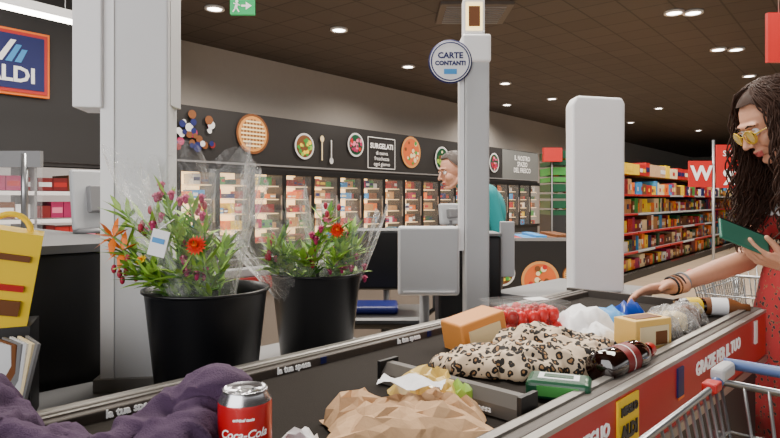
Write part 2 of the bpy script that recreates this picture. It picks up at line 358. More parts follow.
# signs
b=MB(); b.tube([(3.235,6.0,0),(3.235,6.0,1.85)],.015,STEEL); b.lathe([(.001,0),(.18,0),(.18,.02),(.02,.04)],(3.235,6,0),GREY)
b.b2(2.98,3.21,5.98,6.0,1.38,1.64,RED); b.b2(3.25,3.66,5.97,5.99,1.37,1.8,RED); b.ftext('W',(3.1,5.97,1.51),.2,TEXTW,bold=.006); b.ftext('%',(3.38,5.96,1.47),.2,TEXTW,bold=.008); b.ftext('Q',(3.57,5.96,1.5),.2,TEXTW,bold=.006); b.ftext('SCONTI',(3.45,5.96,1.71),.08,TEXTW)
b.finish('red_promotion_sign')
b=MB(); b.b2(2.52,3.1,4.0,4.03,2.17,2.5,RED); b.ftext('SCONTO',(2.82,3.99,2.33),.1,TEXTW,bold=.003)
for x in(2.6,3.0): b.tube([(x,4.015,2.5),(x,4.015,CE)],.004,STEEL)
b.finish('hanging_red_sign')
b=MB(); b.b2(-1.6,-1.36,6.0,6.05,3.11,3.27,EXITG)
b.add([(-1.44,5.99,3.15),(-1.38,5.99,3.19),(-1.44,5.99,3.23)],[(0,1,2)],TEXTW); b.box((-1.46,5.99,3.19),(.05,.004,.02),TEXTW)
b.disc((-1.53,5.99,3.235),.016,TEXTW); M=Matrix.Rotation(.3,3,'Y'); b.box((-1.535,5.99,3.19),(.025,.004,.06),TEXTW,M); b.box((-1.555,5.99,3.15),(.012,.004,.05),TEXTW,Matrix.Rotation(.6,3,'Y')); b.box((-1.52,5.99,3.15),(.012,.004,.05),TEXTW,Matrix.Rotation(-.5,3,'Y')); b.box((-1.53,5.99,3.205),(.07,.004,.01),TEXTW,Matrix.Rotation(.3,3,'Y'))
for x in(-1.55,-1.41): b.tube([(x,6.025,3.27),(x,6.025,CE)],.004,STEEL)
b.finish('exit_sign')
# ceiling lights, plus unseen area fills
def spot(x,y,e=110,z=CE-.03):
    l=bpy.data.lights.new('downlight_lamp','SPOT'); l.energy=e; l.spot_size=math.radians(160); l.spot_blend=.6; l.shadow_soft_size=.08; l.color=(1,.90,.78)
    o=bpy.data.objects.new('downlight_lamp',l); o.location=(x,y,z-.06); scene.collection.objects.link(o)
for x,y in [(-2.69,9.2),(-.88,10.35),(4.45,9.4),(4.75,9.4),(6.4,11.7),(6.75,11.7),(8.5,14.2),(2.9,15.1),(4.7,17.4),(6.4,19.7),(9.1,22.7),(8.6,19.2),(13,25.3),(12,20.5),(3.6,18.5),(15,23),(.4,13.2)]:
    b=MB(); b.lathe([(.10,0),(.15,0),(.15,-.03),(.11,-.03)],(x,y,CE-.001),OFFW,20); b.lathe([(.001,-.018),(.11,-.018)],(x,y,CE-.001),LAMP,20)
    b.finish('recessed_downlight'); spot(x,y,320)
def area(x,y,z,sx,sy,e,rx=0,ry=0,rz=0,col=(1,.93,.83)):
    l=bpy.data.lights.new('unseen_area_fill','AREA'); l.shape='RECTANGLE'; l.size=sx; l.size_y=sy; l.energy=e; l.color=col
    o=bpy.data.objects.new('unseen_area_fill',l); o.location=(x,y,z); o.rotation_euler=(rx,ry,rz); scene.collection.objects.link(o)
area(-.3,2.4,CE-.1,1.1,1.1,210); area(3,3.5,CE-.1,2,2,220); area(-3.5,4.5,CE-.1,2,2,200); area(1,6,CE-.1,2.5,1.5,260)  # added fills above the frame, no fixtures there; they brighten lane and foreground
area(-2.5,-2.5,2.2,5,3,230,rx=math.radians(90),rz=math.radians(-25),col=(1,.98,.96))  # unseen upright fill behind the camera, stands in for storefront window daylight
b=MB(); b.b2(.75,1.85,8.9,9.9,CE-.05,CE-.001,mat('vent_grey',(85,78,74),.6))
for k in range(9): b.b2(.85,1.75,9.0+k*.1,9.03+k*.1,CE-.065,CE-.05,GREY)
b.finish('ceiling_air_vent')
b=MB(); M=Matrix.Rotation(math.atan2(.57,.42),3,'Z')
b.box((-3.1,5.25,2.93),(1.5,.12,.08),OFFW,M); b.box((-3.1,5.25,2.88),(1.48,.1,.02),LAMP,M)
for p_ in((-3.2,5.1),(-2.95,5.45)): b.tube([(p_[0],p_[1],2.97),(p_[0],p_[1],CE)],.004,STEEL)
b.finish('linear_pendant_light')
# ------------------------------------------------------------------ checkout lane (local: x along belt, y away from customer)
b=MB(); S0,S1=-.7,2.09; V0,V1=.49,.985
b.b2(S0,S1,.455,1.07,0,.86,DARK)
b.b2(S0,S1-.03,V0,V1,.86,.90,BELT)
b.b2(S0,S1,.44,V0,.86,.922,RAIL,ch=.006)
b.b2(S0,S1,.462,.478,.922,.926,ALU)
b.b2(S0,S1,.428,.452,.785,.915,RED); b.b2(S0,S1,.424,.456,.765,.785,ALU); b.b2(S0,S1,.426,.454,.912,.92,ALU)
b.b2(S1-.01,S1+.01,.44,1.07,.78,.922,RAIL)
b.b2(S0,S1,V1,1.025,.86,.918,RAIL,ch=.004); b.b2(S0,S1,1.028,1.045,.86,.905,BLACK); b.b2(S0,S1,1.045,1.07,.86,.914,ALU,ch=.005); b.b2(S0,S1,1.0,1.008,.918,.921,ALU)
b.ftext('GRAZIE PER IL TUO',(1.61,.425,.872),.042,TEXTW,bold=.001); b.ftext('IL',(.80,.425,.872),.036,TEXTW,bold=.001); b.ftext('MEGLIO',(.92,.425,.868),.032,TEXTW,bold=.001)
b.ftext('SCEGLI',(.62,.425,.872),.036,TEXTW,bold=.001)
b.b2(1.01,1.10,.424,.428,.815,.905,YEL); b.ftext('MEGLIO',(1.055,.4225,.883),.02,BLACK,bold=.0012); b.ftext('ALDI',(1.055,.4225,.845),.032,BLACK,bold=.002)
b.b2(1.31,1.345,.424,.428,.84,.90,BLUE); b.b2(1.31,1.345,.4235,.425,.835,.84,ORANGE); b.b2(1.95,1.975,.424,.428,.84,.905,WHITE)
for x in(.12,.42,.75,1.1,1.5): 
    b.ftext('la tua spesa',(x,.9835,.909),.018,TEXTW,bold=.0006); b.b2(x+.07,x+.085,.983,.9845,.902,.916,BLUE)
b.finish('checkout_conveyor',rot=BR)
b=MB(); b.b2(S0,1.34,1.075,1.56,.76,.80,GREY); b.b2(S0,1.3,1.2,1.5,0,.76,DARK); b.finish('flower_display_shelf',rot=BR)
b=MB(); b.b2(S1+.05,2.75,1.0,1.45,0,.84,DARK,ch=.01); b.b2(S1+.05,2.75,1.0,1.45,.841,.86,GREY); b.finish('bagging_counter',rot=BR)
# cashier desk left
b=MB(); b.b2(-.5,.72,1.6,2.7,0,1.12,BLACK,ch=.01); b.b2(-.5,.74,1.58,2.7,1.12,1.14,mat('desk_top',(84,84,86),.6)); b.b2(.3,.33,1.575,1.6,.3,1.12,GREY)
b.finish('cashier_desk',rot=BR)
b=MB(); b.b2(-1.6,-1.28,2.2,2.21,1.142,1.43,PLEXI); b.b2(-1.6,-1.28,2.195,2.215,1.37,1.43,GREY); b.tube([(-1.34,2.2,1.142),(-1.34,2.2,1.42)],.012,STEEL)
b.finish('acrylic_screen')
def monitor(name,c,w,h,rz,zb):
    b=MB(); M=Matrix.Rotation(rz,3,'Z')@Matrix.Rotation(math.radians(-8),3,'X')
    b.box(c,(w,.025,h),LGREY,M,ch=.008); b.box(Vector(c)+M@Vector((0,.015,0)),(w*.93,.006,h*.9),BLACK,M); b.box(Vector(c)+M@Vector((0,-.025,0)),(w*.5,.03,h*.45),GREY,M,ch=.006)
    b.tube([(c[0],c[1]-.01,zb+.01),(c[0],c[1]-.01,c[2]-h*.3)],.012,GREY); b.lathe([(.001,0),(.07,0),(.07,.012),(.02,.018)],(c[0],c[1]-.01,zb),GREY,20)
    return b.finish(name)
monitor('till_monitor',(-.985,2.02,1.25),.17,.2,.9,1.142)
# column left
b=MB(); cx,cy=-.61,1.47; M=Matrix.Rotation(math.radians(8),3,'Z')
b.box((cx,cy,1.7),(.15,.10,1.8),OFFW,M,ch=.006); b.box((cx-.055,cy-.056,1.7),(.03,.012,1.8),WHITE,M); b.box((cx,cy,.816),(.18,.13,.03),ALU,M)
b.box((cx-.10,cy-.03,2.03),(.065,.10,1.13),WHITE,M,ch=.004); b.b2(cx+.0,cx+.08,cy-.02,cy+.05,1.48,2.6,OFFW)
b.finish('checkout_support_post')
# sign post with round sign
b=MB(); x0,y0=.338,2.4
b.b2(.295,.39,y0-.05,y0+.05,.0,1.9,LGREY,ch=.008); b.b2(.275,.293,y0-.03,y0+.03,1.05,1.86,WHITE); b.b2(.282,.395,y0-.06,y0+.06,1.79,1.9,WHITE,ch=.01)
b.b2(.29,.375,y0-.03,y0+.03,1.9,2.05,WHITE,ch=.006); b.b2(.30,.365,y0-.034,y0-.03,1.92,2.03,WARM); b.b2(.31,.355,y0-.036,y0-.034,1.935,2.015,BROWN)
M=Matrix.Rotation(math.pi/2,3,'X'); 
b.lathe([(.001,0),(.085,0),(.085,.012),(.001,.012)],(.235,y0-.05,1.79),BLUE,40,M=M); b.disc((.235,y0-.0635,1.79),.080,WHITE,36); b.torus((.235,y0-.064,1.79),.074,.0025,BLUE,M)
b.tube([(.235,y0-.05,1.79),(.29,y0-.02,1.79)],.008,GREY)
b.ftext('CARTE',(.235,y0-.066,1.812),.032,BLUE,bold=.001); b.ftext('CONTANTI',(.235,y0-.066,1.782),.023,BLUE,bold=.001); b.box((.235,y0-.066,1.75),(.05,.002,.02),LBLUE)
b.finish('checkout_number_post')
b=MB(); b.b2(.20,.46,2.47,2.68,0,1.10,BLACK,ch=.012); b.b2(.20,.46,2.47,2.68,1.101,1.112,GREY); b.b2(.46,.52,2.5,2.52,.93,1.16,LGREY,ch=.004)
b.finish('till_cabinet')
b=MB(); b.b2(.03,.265,2.28,2.32,.885,1.15,OFFW,ch=.012); b.b2(.04,.255,2.272,2.28,.895,1.14,LGREY); b.b2(.10,.19,2.32,2.46,.95,1.0,GREY); b.b2(.05,.245,2.266,2.272,.9,.905,WHITE)
b.tube([(.14,2.44,0),(.14,2.44,.96)],.02,GREY)
b.finish('scanner_screen_panel')
monitor('till_monitor',(.255,2.57,1.19),.10,.09,.5,1.112)
# white pillar
b=MB()
vs=[];pts=[(-.108,.862),(.108,.862),(.112,1.655),(.10,1.68),(-.09,1.69),(-.112,1.655)]
for y in(2.52,2.62):
    for x,z in pts: vs.append((.877+x,y,z))
n=len(pts); b.add(vs,[tuple(range(n)),tuple(range(n,2*n))[::-1]]+[(k,k+n,(k+1)%n+n,(k+1)%n) for k in range(n)],WHITE)
b.finish('security_gate_pillar',bevel=.01)
# second checkout lane behind
b=MB(); b.b2(.6,4.2,3.4,4.0,0,.74,mat('lane_body',(118,110,104),.5)); b.b2(.6,4.2,3.4,4.0,.74,.8,GREY,ch=.01); b.b2(.7,4.1,3.48,3.9,.801,.806,BELT); b.b2(.6,4.2,3.37,3.4,.66,.74,DRED)
b.finish('checkout_conveyor',rot=BR)
# cashier chair (wheeled, footring, armrests)
b=MB(); c=(-.02,3.05)
b.box((c[0],c[1],.66),(.40,.40,.06),BLACK,ch=.03); b.box((c[0]-.02,c[1]+.2,.93),(.36,.05,.34),BLACK,Matrix.Rotation(.1,3,'X'),ch=.025)
b.box((c[0]-.05,c[1]-.02,.71),(.22,.2,.04),BLUE,ch=.015)
b.tube([(c[0],c[1],.12),(c[0],c[1],.64)],.025,STEEL); b.tube([(c[0],c[1]+.15,.62),(c[0],c[1]+.25,.66),(c[0],c[1]+.23,.85)],.018,STEEL)
for k in range(5):
    a=k*1.2566; q=(c[0]+.28*math.cos(a),c[1]+.28*math.sin(a)); b.tube([(c[0],c[1],.13),(q[0],q[1],.08)],[.025,.016],BLACK); b.ell((q[0],q[1],.035),(.035,.02,.035),BLACK,12)
b.torus((c[0],c[1],.34),.22,.014,STEEL); 
for k in range(3): a=k*2.094; b.tube([(c[0],c[1],.34),(c[0]+.22*math.cos(a),c[1]+.22*math.sin(a),.34)],.009,STEEL)
for sx in(-1,1): b.tube([(c[0]+sx*.2,c[1],.66),(c[0]+sx*.25,c[1],.70),(c[0]+sx*.25,c[1],.86)],.014,BLACK); b.box((c[0]+sx*.25,c[1],.87),(.06,.24,.03),BLACK,ch=.01)
b.finish('cashier_chair')
# ------------------------------------------------------------------ trolleys
def cart(name,s0,s1,v0,v1,zt=.9,zb=.52):
    b=MB(); W=STEEL; r=.0034
    ins=.07
    T=lambda s,v,z:(s,v,z)
    for z,k in((zt,0),(zt-.10,.25),(zt-.2,.5),(zt-.3,.75),(zb,1)):
        a=ins*k; pts=[T(s0+a*1.6,v0+a,z),T(s1-a*.4,v0+a,z),T(s1-a*.4,v1-a,z),T(s0+a*1.6,v1-a,z),T(s0+a*1.6,v0+a,z)]
        b.tube(pts,.0075 if k==0 else (.006 if k==1 else r),W,8)
    n=int((s1-s0)/.038)
    for i in range(n+1):
        f=i/n; s=s0+(s1-s0)*f; sb=(s0+ins*1.6)+(s1-s0-ins*2)*f
        for v,vb in((v0,v0+ins),(v1,v1-ins)): b.tube([T(s,v,zt),T(sb,vb,zb)],r,W,6)
        b.tube([T(sb,v0+ins,zb),T(sb,v1-ins,zb)],r,W,6)
    n=int((v1-v0)/.045)
    for i in range(n+1):
        f=i/n; v=v0+(v1-v0)*f; vb=v0+ins+(v1-v0-2*ins)*f
        b.tube([T(s0,v,zt),T(s0+ins*1.6,vb,zb)],r,W,6); b.tube([T(s1,v,zt),T(s1-ins*.4,vb,zb)],r,W,6)
    H=mat('trolley_handle',(85,105,150),.4)
    for v in(v0+.0,v1-.0): 
        b.tube([T(s1-.05,v,zt),T(s1+.03,v,zt+.012),T(s1+.07,v,zt+.025)],.012,H,10); b.box(T(s1+.02,v,zt+.018),(.09,.03,.032),LGREY,ch=.01)
        b.tube([T(s1-.02,v,zt-.1),T(s1-.06,v,.3),T(s0+.25,v,.14),T(s0+.1,v,.14)],.011,W,8)
        b.ell(T(s0,v,zt),.018,RED,10); b.box(T(s1-.06,v,zt+.004),(.04,.03,.02),RED,ch=.004)
        for s in(s0+.14,s1-.1): b.lathe([(.001,-.012),(.055,-.012),(.06,0),(.055,.012),(.001,.012)],T(s,v,.06),BLACK,18,M=Matrix.Rotation(math.pi/2,3,'X')); b.tube([T(s,v,.06),T(s,v,.15 if s<s0+.2 else .3)],.01,W)
    b.tube([T(s1+.07,v0-.01,zt+.025),T(s1+.07,v1+.01,zt+.025)],.012,H,12); b.tube([T(s1+.07,v0+.1,zt+.025),T(s1+.07,v1-.1,zt+.025)],.015,LGREY,12)
    b.tube([T(s0+.1,v0,.14),T(s0+.1,v1,.14)],.011,W)
    return b.finish(name,rot=BR)
ct=cart('shopping_trolley',.6,1.42,-.12,.375,.86,.49)
cart('shopping_trolley',3.1,3.95,.45,.95)
b=MB(); crumple(b,BL(1.2,.14,.545),(.2,.16,.09),YEL,3,.2,10); b.finish('yellow_snack_bag',parent=ct)
# ------------------------------------------------------------------ buckets and bouquets
def bucket(x,y,z,rt,rb,h):
    b=MB(); b.lathe([(.001,0),(rb*.97,0),(rb,.006),(rt-.004,h*.96),(rt,h*.975),(rt+.003,h*.98),(rt+.003,h),(rt-.004,h),(rt-.006,h*.9),(rb-.003,.01),(.001,.01)],(x,y,z),BUCK,56)
    return b.finish('flower_bucket')
bk1=bucket(-.415,1.36,.802,.137,.108,.25); bk2=bucket(-.21,1.71,.802,.13,.10,.245)
def leaf(b,p,d,L,w,m):
    d=Vector(d).normalized(); s=d.cross(Vector((0,0,1))); s=s.normalized() if s.length>.01 else Vector((1,0,0)); u=s.cross(d)
    p=Vector(p); b.add([p,p+d*L*.35+s*w-u*w*.3,p+d*L*.4+u*w*.2,p+d*L*.35-s*w-u*w*.3,p+d*L*.75+s*w*.6-u*w*.5,p+d*L*.75-s*w*.6-u*w*.5,p+d*L-u*w*.9],[(0,1,2),(0,2,3),(1,4,2),(2,4,6),(2,6,5),(2,5,3)],m,True)
def bloom(b,p,d,r,m,mc,layers=3,n=9):
    d=Vector(d).normalized(); u=d.orthogonal().normalized(); w=d.cross(u); p=Vector(p)
    for l in range(layers):
        rr=r*(1-.25*l); h=r*(.15+.35*l)
        for k in range(n):
            a=2*math.pi*(k+.5*l)/n; da=math.pi/n*1.1
            q=lambda aa,ra,hh:p+(u*math.cos(aa)+w*math.sin(aa))*ra+d*hh
            b.add([p+d*h*.2,q(a-da,rr*.65,h*.8),q(a,rr,h),q(a+da,rr*.65,h*.8)],[(0,1,2,3)],m,True)
    b.ell(p+d*r*.5,r*.28,mc,8)
CORAL=mat('coral',(225,60,35),.5); BUD=mat('bud_red',(160,30,60),.5)
def bouquet(name,base,tips,wrap,seed,parent,nl=9):
    rg=random.Random(seed); b=MB(); base=Vector(base)
    for (t,kind) in tips:
        t=Vector(t); st=base+Vector((rg.uniform(-.04,.04),rg.uniform(-.04,.04),0)); mid=st.lerp(t,.5)+Vector((0,0,.03)); 
        pts=[st,st.lerp(mid,.6),mid,mid.lerp(t,.55)+Vector((0,0,.008)),t]; b.tube(pts,.0026,STEM,6)
        d=(t-mid).normalized()
        for k in range(nl):
            f=rg.uniform(.1,1); pp=mid.lerp(t,max(0,(f-.3)/.7)) if f>.3 else st.lerp(mid,.5+f) ; leaf(b,pp,d+Vector((rg.uniform(-1,1),rg.uniform(-1,1),rg.uniform(-.5,.7))),rg.uniform(.035,.08),rg.uniform(.005,.010),rg.choice([LEAF,LEAF2,LEAF2]))
        if kind=='red': bloom(b,t,d+Vector((0,-1.2,0)),.023,CORAL,ORANGE,5,16)
        elif kind=='mag':
            for k in range(4): q=t+Vector((rg.uniform(-.022,.022),rg.uniform(-.02,.02),rg.uniform(-.03,.02))); b.ell(q,(.006,.006,.010),MAG,8); bloom(b,q+Vector((0,0,.004)),(0,-.5,1),.011,MAG,PINK,2,6)
        elif kind=='bud':
            for k in range(3): q=t+Vector((rg.uniform(-.02,.02),rg.uniform(-.02,.02),rg.uniform(-.03,.02))); b.ell(q,(.006,.006,.010),BUD,8)
        elif kind=='pink': bloom(b,t,d+Vector((0,-.6,.3)),.016,PINK,CREAM,3,8)
        elif kind=='orange':
            for k in range(6):
                a=k*1.047; leaf(b,t,d*.6+Vector((math.cos(a),.3*math.sin(a),math.sin(a))),.045,.009,ORANGE)
        elif kind=='yel': bloom(b,t,d+Vector((0,-.5,.3)),.015,YEL,ORANGE,2,8)
        elif kind=='green':
            for k in range(8): leaf(b,t-d*.01*k,d+Vector((rg.uniform(-1,1),rg.uniform(-1,1),rg.uniform(-.2,1))),.055,.008,LEAF2)
    ax,L,r0,r1,sd=wrap; ax=Vector(ax).normalized(); u=ax.orthogonal().normalized(); w=ax.cross(u); n=72;h=16; vs=[];fs=[]
    for i in range(h+1):
        f=i/h
        for k in range(n):
            a=2*math.pi*k/n; rr=(r0+(r1-r0)*f**.85)*(1+.14*f*math.sin(a*5+sd)+.12*f*math.sin(a*11+sd*2+f*3)); z=L*f*(1+ (.09*math.sin(a*3+sd)+.07*math.sin(a*8)) *f)
            vs.append(base+ax*z+(u*math.cos(a)+w*math.sin(a))*rr+Vector((0,0,.006*math.sin(a*17+f*9))))
    for i in range(h):
        for k in range(n): a=i*n+k;c=i*n+(k+1)%n; fs.append((a,c,c+n,a+n))
    b.add(vs,fs,FILM,True); return b.finish(name)
rg=random.Random(11)
def tipset(cx,cy,cz,dx,dz,kinds,n):
    return [((cx+rg.uniform(-dx,dx),cy+rg.uniform(-.07,.05),cz+rg.uniform(-dz,dz)),rg.choice(kinds)) for k in range(n)]
t1=tipset(-.475,1.32,1.16,.11,.08,['bud','green','mag','green','green'],20)+[((-.40,1.24,1.155),'red'),((-.60,1.30,1.17),'orange'),((-.58,1.3,1.14),'orange'),((-.42,1.26,1.24),'mag'),((-.47,1.26,1.26),'mag'),((-.50,1.26,1.2),'mag'),((-.53,1.28,1.12),'yel'),((-.5,1.25,1.09),'green'),((-.45,1.25,1.1),'green')]
bq=bouquet('flower_bouquet',(-.42,1.36,.96),t1,((-.06,-.05,1),.37,.05,.15,1.0),1,bk1,13)
t2=tipset(-.26,1.6,1.11,.06,.05,['bud','green','green','green'],12)+[((-.165,1.58,1.2),'pink'),((-.14,1.58,1.17),'red'),((-.31,1.58,1.07),'green'),((-.2,1.56,1.16),'mag'),((-.15,1.57,1.22),'bud')]
bouquet('flower_bouquet',(-.245,1.69,.95),t2,((-.3,-.3,.9),.29,.04,.12,2.3),2,bk2,11)
t3=tipset(-.11,1.68,1.10,.04,.06,['mag','green','green','green'],12)
bouquet('flower_bouquet',(-.16,1.72,.95),t3,((.2,-.1,1),.28,.04,.09,4.1),3,bk2,12)
b=MB(); M=Matrix.Rotation(.25,3,'Y'); b.box((-.455,1.18,1.165),(.034,.002,.052),WHITE,M); b.box((-.455,1.178,1.17),(.024,.002,.01),LBLUE,M); b.tube([(-.458,1.18,1.19),(-.45,1.25,1.21)],.001,WHITE,4); b.finish('price_tag',parent=bq)
# left clutter
b=MB(); M=Matrix.Rotation(.22,3,'Y')@Matrix.Rotation(.5,3,'Z'); c=Vector((-.78,1.2,1.095))
b.box(c,(.13,.07,.2),YEL,M,taper=.9); b.box(c+M@Vector((.0,-.037,-.05)),(.09,.006,.03),BROWN,M); b.box(c+M@Vector((.0,-.036,-.01)),(.09,.006,.012),RED,M); b.box(c+M@Vector((0,-.035,.05)),(.09,.006,.012),BROWN,M)
b.torus(c+M@Vector((0,0,.095)),.035,.006,YEL,M@Matrix.Rotation(math.pi/2,3,'X'),a0=0,a1=math.pi,n=16)
b.box((-.82,1.22,.90),(.17,.12,.196),DARK,Matrix.Rotation(.4,3,'Z'))
b.finish('yellow_shopping_bag')
b=MB()
for k in range(6):
    M=Matrix.Rotation(.75+.05*k,3,'Z')@Matrix.Rotation(.22-.05*k,3,'Y'); q=Vector((-.69-.013*k+.03,1.07+.01*k,.905-.003*k)); b.box(q,(.005,.09,.19),[GREY,CREAM,OFFW,GREY,BROWN,OFFW][k],M); b.box(q+M@Vector((.003,0,.04)),(.001,.07,.025),[BROWN,BROWN,YEL,GREY,CREAM,RED][k],M)
b.box((-.70,1.1,.812),(.18,.14,.02),GREY,Matrix.Rotation(.75,3,'Z'))
b.finish('magazine_stack')
# ------------------------------------------------------------------ things on belt
b=MB(); c=(-.18,.745,.902)
b.lathe([(.001,.008),(.022,.004),(.026,0),(.0285,.006),(.033,.014)],c,SILVER,40); b.lathe([(.033,.014),(.033,.098),(.0325,.101)],c,CANRED,40)
b.lathe([(.0325,.101),(.0275,.111),(.0275,.115),(.0262,.1155),(.0255,.111),(.001,.111)],c,SILVER,40)
b.lathe([(.0331,.022),(.0331,.026)],c,WHITE,40)
b.ell((c[0],c[1]-.006,c[2]+.1125),(.010,.014,.0015),SILVER,12); b.ell((c[0],c[1]+.01,c[2]+.1122),(.009,.008,.0008),GREY,12)
def canwrap(txt,size,z,a0,m):
    cu=bpy.data.curves.new('t','FONT'); cu.body=txt; cu.size=size; cu.align_x='CENTER'; cu.align_y='CENTER'; cu.offset=.0003; cu.extrude=0; cu.shear=.3
    o=bpy.data.objects.new('t',cu); scene.collection.objects.link(o); bpy.context.view_layer.update()
    me=bpy.data.meshes.new_from_object(o.evaluated_get(bpy.context.evaluated_depsgraph_get()))
    vs=[]
    for v in me.vertices:
        a=a0+v.co.x/.0333; vs.append((c[0]+.0334*math.cos(a),c[1]+.0334*math.sin(a),c[2]+z+v.co.y))
    b.add(vs,[tuple(p.vertices) for p in me.polygons],m); bpy.data.objects.remove(o)
canwrap('Coca-Cola',.014,.068,math.radians(-80),TEXTW); canwrap('ZERO',.010,.05,math.radians(-80),BLACK); canwrap('original taste',.005,.086,math.radians(-80),TEXTW)
b.finish('soda_can')
# purple jacket
b=MB()
for (x,y,z,rx,ry,rz) in((-.55,.72,.935,.10,.12,.055),(-.45,.68,.922,.11,.10,.05),(-.36,.66,.912,.09,.09,.04),(-.62,.78,.945,.12,.12,.06)): b.ell((x,y,z),(rx,ry,rz),PURPLE,20)
b.caps((-.36,.70,.915),(-.27,.80,.955),.03,.033,PURPLE); b.caps((-.27,.80,.955),(-.225,.79,.992),.033,.026,PURPLE); b.caps((-.235,.80,.98),(-.25,.70,.93),.03,.03,PURPLE); b.ell((-.27,.76,.93),(.055,.08,.04),PURPLE)
def dj(v,n):
    w=Vector((v.x*1.0+v.y*.6,v.y*1.6,v.z)); d=(1-2*abs(N(w,13,3)))*.014+(1-2*abs(N(w,28,8)))*.009
    q=v+n*d
    if q.z<.903: q.z=.903
    return q
remesh(b,'purple_jacket',.005,3,[PURPLE],disp=dj)
# paper bag, receipt
b=MB(); paper(b,(.02,.915),(.225,.15),KRAFT,3,16,11,.045,.6,rz=.15,crease=.004); paper(b,(.085,.955),(.12,.09),KRAFT,8,9,7,.045,.6,rz=-.5,crease=.004); paper(b,(-.05,.945),(.10,.08),KRAFT,5,8,6,.05,.6,rz=.8,crease=.005)
b.finish('kraft_paper_bag')
b=MB(); vs=[];fs=[]
for i in range(9):
    for j in range(7): x=i/8-.5;y=j/6-.5; vs.append(Vector((.035,.965,.958))+Matrix.Rotation(-.3,3,'Z')@Vector((x*.10,y*.06,.006*math.sin(x*9+y*4)+.003*math.sin(y*12))))
for i in range(8):
    for j in range(6): a=i*7+j; fs.append((a,a+7,a+8,a+1))
b.add(vs,fs,WHITE,True); b.finish('paper_receipt')
SB2=mat('snack_bag_yellow',(222,190,105),.28,coat=.5)
b=MB(); paper(b,(.075,1.06),(.13,.08),SB2,4,12,9,.05,.6,rz=-.5,crease=.004); paper(b,(.125,1.015),(.045,.055),LEAF2,6,6,6,.045,.5,crease=.004); paper(b,(.05,1.10),(.06,.04),CORAL,7,6,5,.035,.5,crease=.004); b.finish('snack_bag')
b=MB(); paper(b,(-.125,.835),(.055,.055),WHITE,4,8,8,.03,.6,crease=.004); b.finish('crumpled_tissue')
# divider bar
b=MB(); prof=[(-.022,0),(.022,0),(.022,.02),(.008,.038),(-.008,.038),(-.022,.02)]; n=6; DS=.835
vs=[(DS+x,v,.902+z) for v in(.495,.80) for x,z in prof]; b.add(vs,[tuple(range(n))[::-1],tuple(range(n,2*n))]+[(k,(k+1)%n,(k+1)%n+n,k+n) for k in range(n)],mat('divider_grey',(88,84,80),.35))
b.b2(DS-.025,DS+.025,.492,.50,.9025,.944,BLACK); b.b2(DS-.025,DS+.025,.797,.805,.9025,.944,BLACK)
T=Matrix.Translation((DS-.0235,.62,.912))@Matrix.Rotation(-math.pi/2,4,'Z')@Matrix.Rotation(math.pi/2,4,'X'); b.text('grazie   per la tua spesa',T,.015,TEXTW)
b.finish('checkout_divider_bar',rot=BR)
# groceries
b=MB(); M=Matrix.Rotation(.5,3,'Z')@Matrix.Rotation(-.2,3,'Y'); c=Vector((.20,1.42,.94)); b.box(c,(.13,.085,.08),mat('cheese_orange',(218,142,70),.5),M,ch=.006); b.box(c+M@Vector((0,-.044,0)),(.09,.002,.04),CREAM,M); b.finish('cheese_carton')
b=MB()
for (x,y,z,r) in((.19,1.23,.912,(.07,.06,.022)),(.28,1.22,.918,(.09,.07,.03)),(.37,1.24,.922,(.09,.07,.035)),(.32,1.28,.93,(.09,.05,.04)),(.42,1.28,.918,(.06,.05,.03)),(.15,1.25,.905,(.05,.04,.015))): b.ell((x,y,z),r,LEO,20)
def dl(v,n):
    w=Vector((v.x+v.y*.5,v.y*1.4,v.z)); q=v+n*((1-2*abs(N(w,16,5)))*.015+(1-2*abs(N(w,35,1)))*.007)
    if q.z<.903: q.z=.903
    return q
remesh(b,'leopard_print_scarf',.005,3,[LEO],disp=dl)
b=MB(); M=Matrix.Rotation(.35,3,'Z'); c=Vector((.335,1.5,.962)); 
b.box(c+Vector((0,0,-.015)),(.17,.115,.08),GLASS,M,taper=1.08)
rg=random.Random(5); SB=mat('strawberry',(205,22,25),.35); SBD=mat('strawberry_dark',(150,12,18),.35)
for i in range(5):
    for j in range(4):
        for k in range(2):
            p=c+M@Vector(((i-2)*.031+rg.uniform(-.005,.005),(j-1.5)*.027,-.03+k*.032+rg.uniform(-.004,.006))); b.ell(p,(.016,.015,.020),rg.choice([SB,SB,SBD]),10)
            if k==1 and rg.random()<.6: bloom(b,p+Vector((0,0,.014)),(0,0,1),.009,GREEN,GREEN,1,5)
b.box(c+Vector((0,0,.036)),(.185,.125,.006),GLASS,M); b.box(c+Vector((.03,0,.041)),(.05,.04,.001),WHITE,M); b.finish('strawberry_punnet')
b=MB(); paper(b,(.48,1.52),(.15,.13),WHITE,3,10,8,.08,.5,rz=.3,crease=.003,smooth=True); paper(b,(.57,1.56),(.13,.11),LBLUE,6,9,8,.07,.5,rz=-.4,crease=.003,smooth=True); paper(b,(.50,1.44),(.12,.07),WHITE,9,9,6,.055,.5,rz=.5,crease=.003,smooth=True); paper(b,(.655,1.64),(.09,.08),mat('royal',(25,60,150),.3),2,7,6,.075,.5,crease=.003,smooth=True); b.finish('frozen_food_bag')
b=MB(); M=Matrix.Rotation(.45,3,'Z'); c=Vector((.585,1.39,.942)); b.box(c,(.115,.065,.075),mat('biscuit_box',(232,188,100),.45),M,ch=.003); b.box(c+M@Vector((0,-.034,.0)),(.09,.002,.045),CREAM,M); b.box(c+M@Vector((.02,-.036,-.005)),(.035,.002,.03),BROWN,M); b.box(c+M@Vector((0,0,.0385)),(.08,.04,.001),BROWN,M); b.finish('biscuit_box')
b=MB(); M=Matrix.Rotation(.75,3,'Z')@Matrix.Rotation(math.pi/2,3,'Y'); c=Vector((.462,1.185,.936))
COLA=mat('cola_dark',(30,12,8),.08,coat=1)
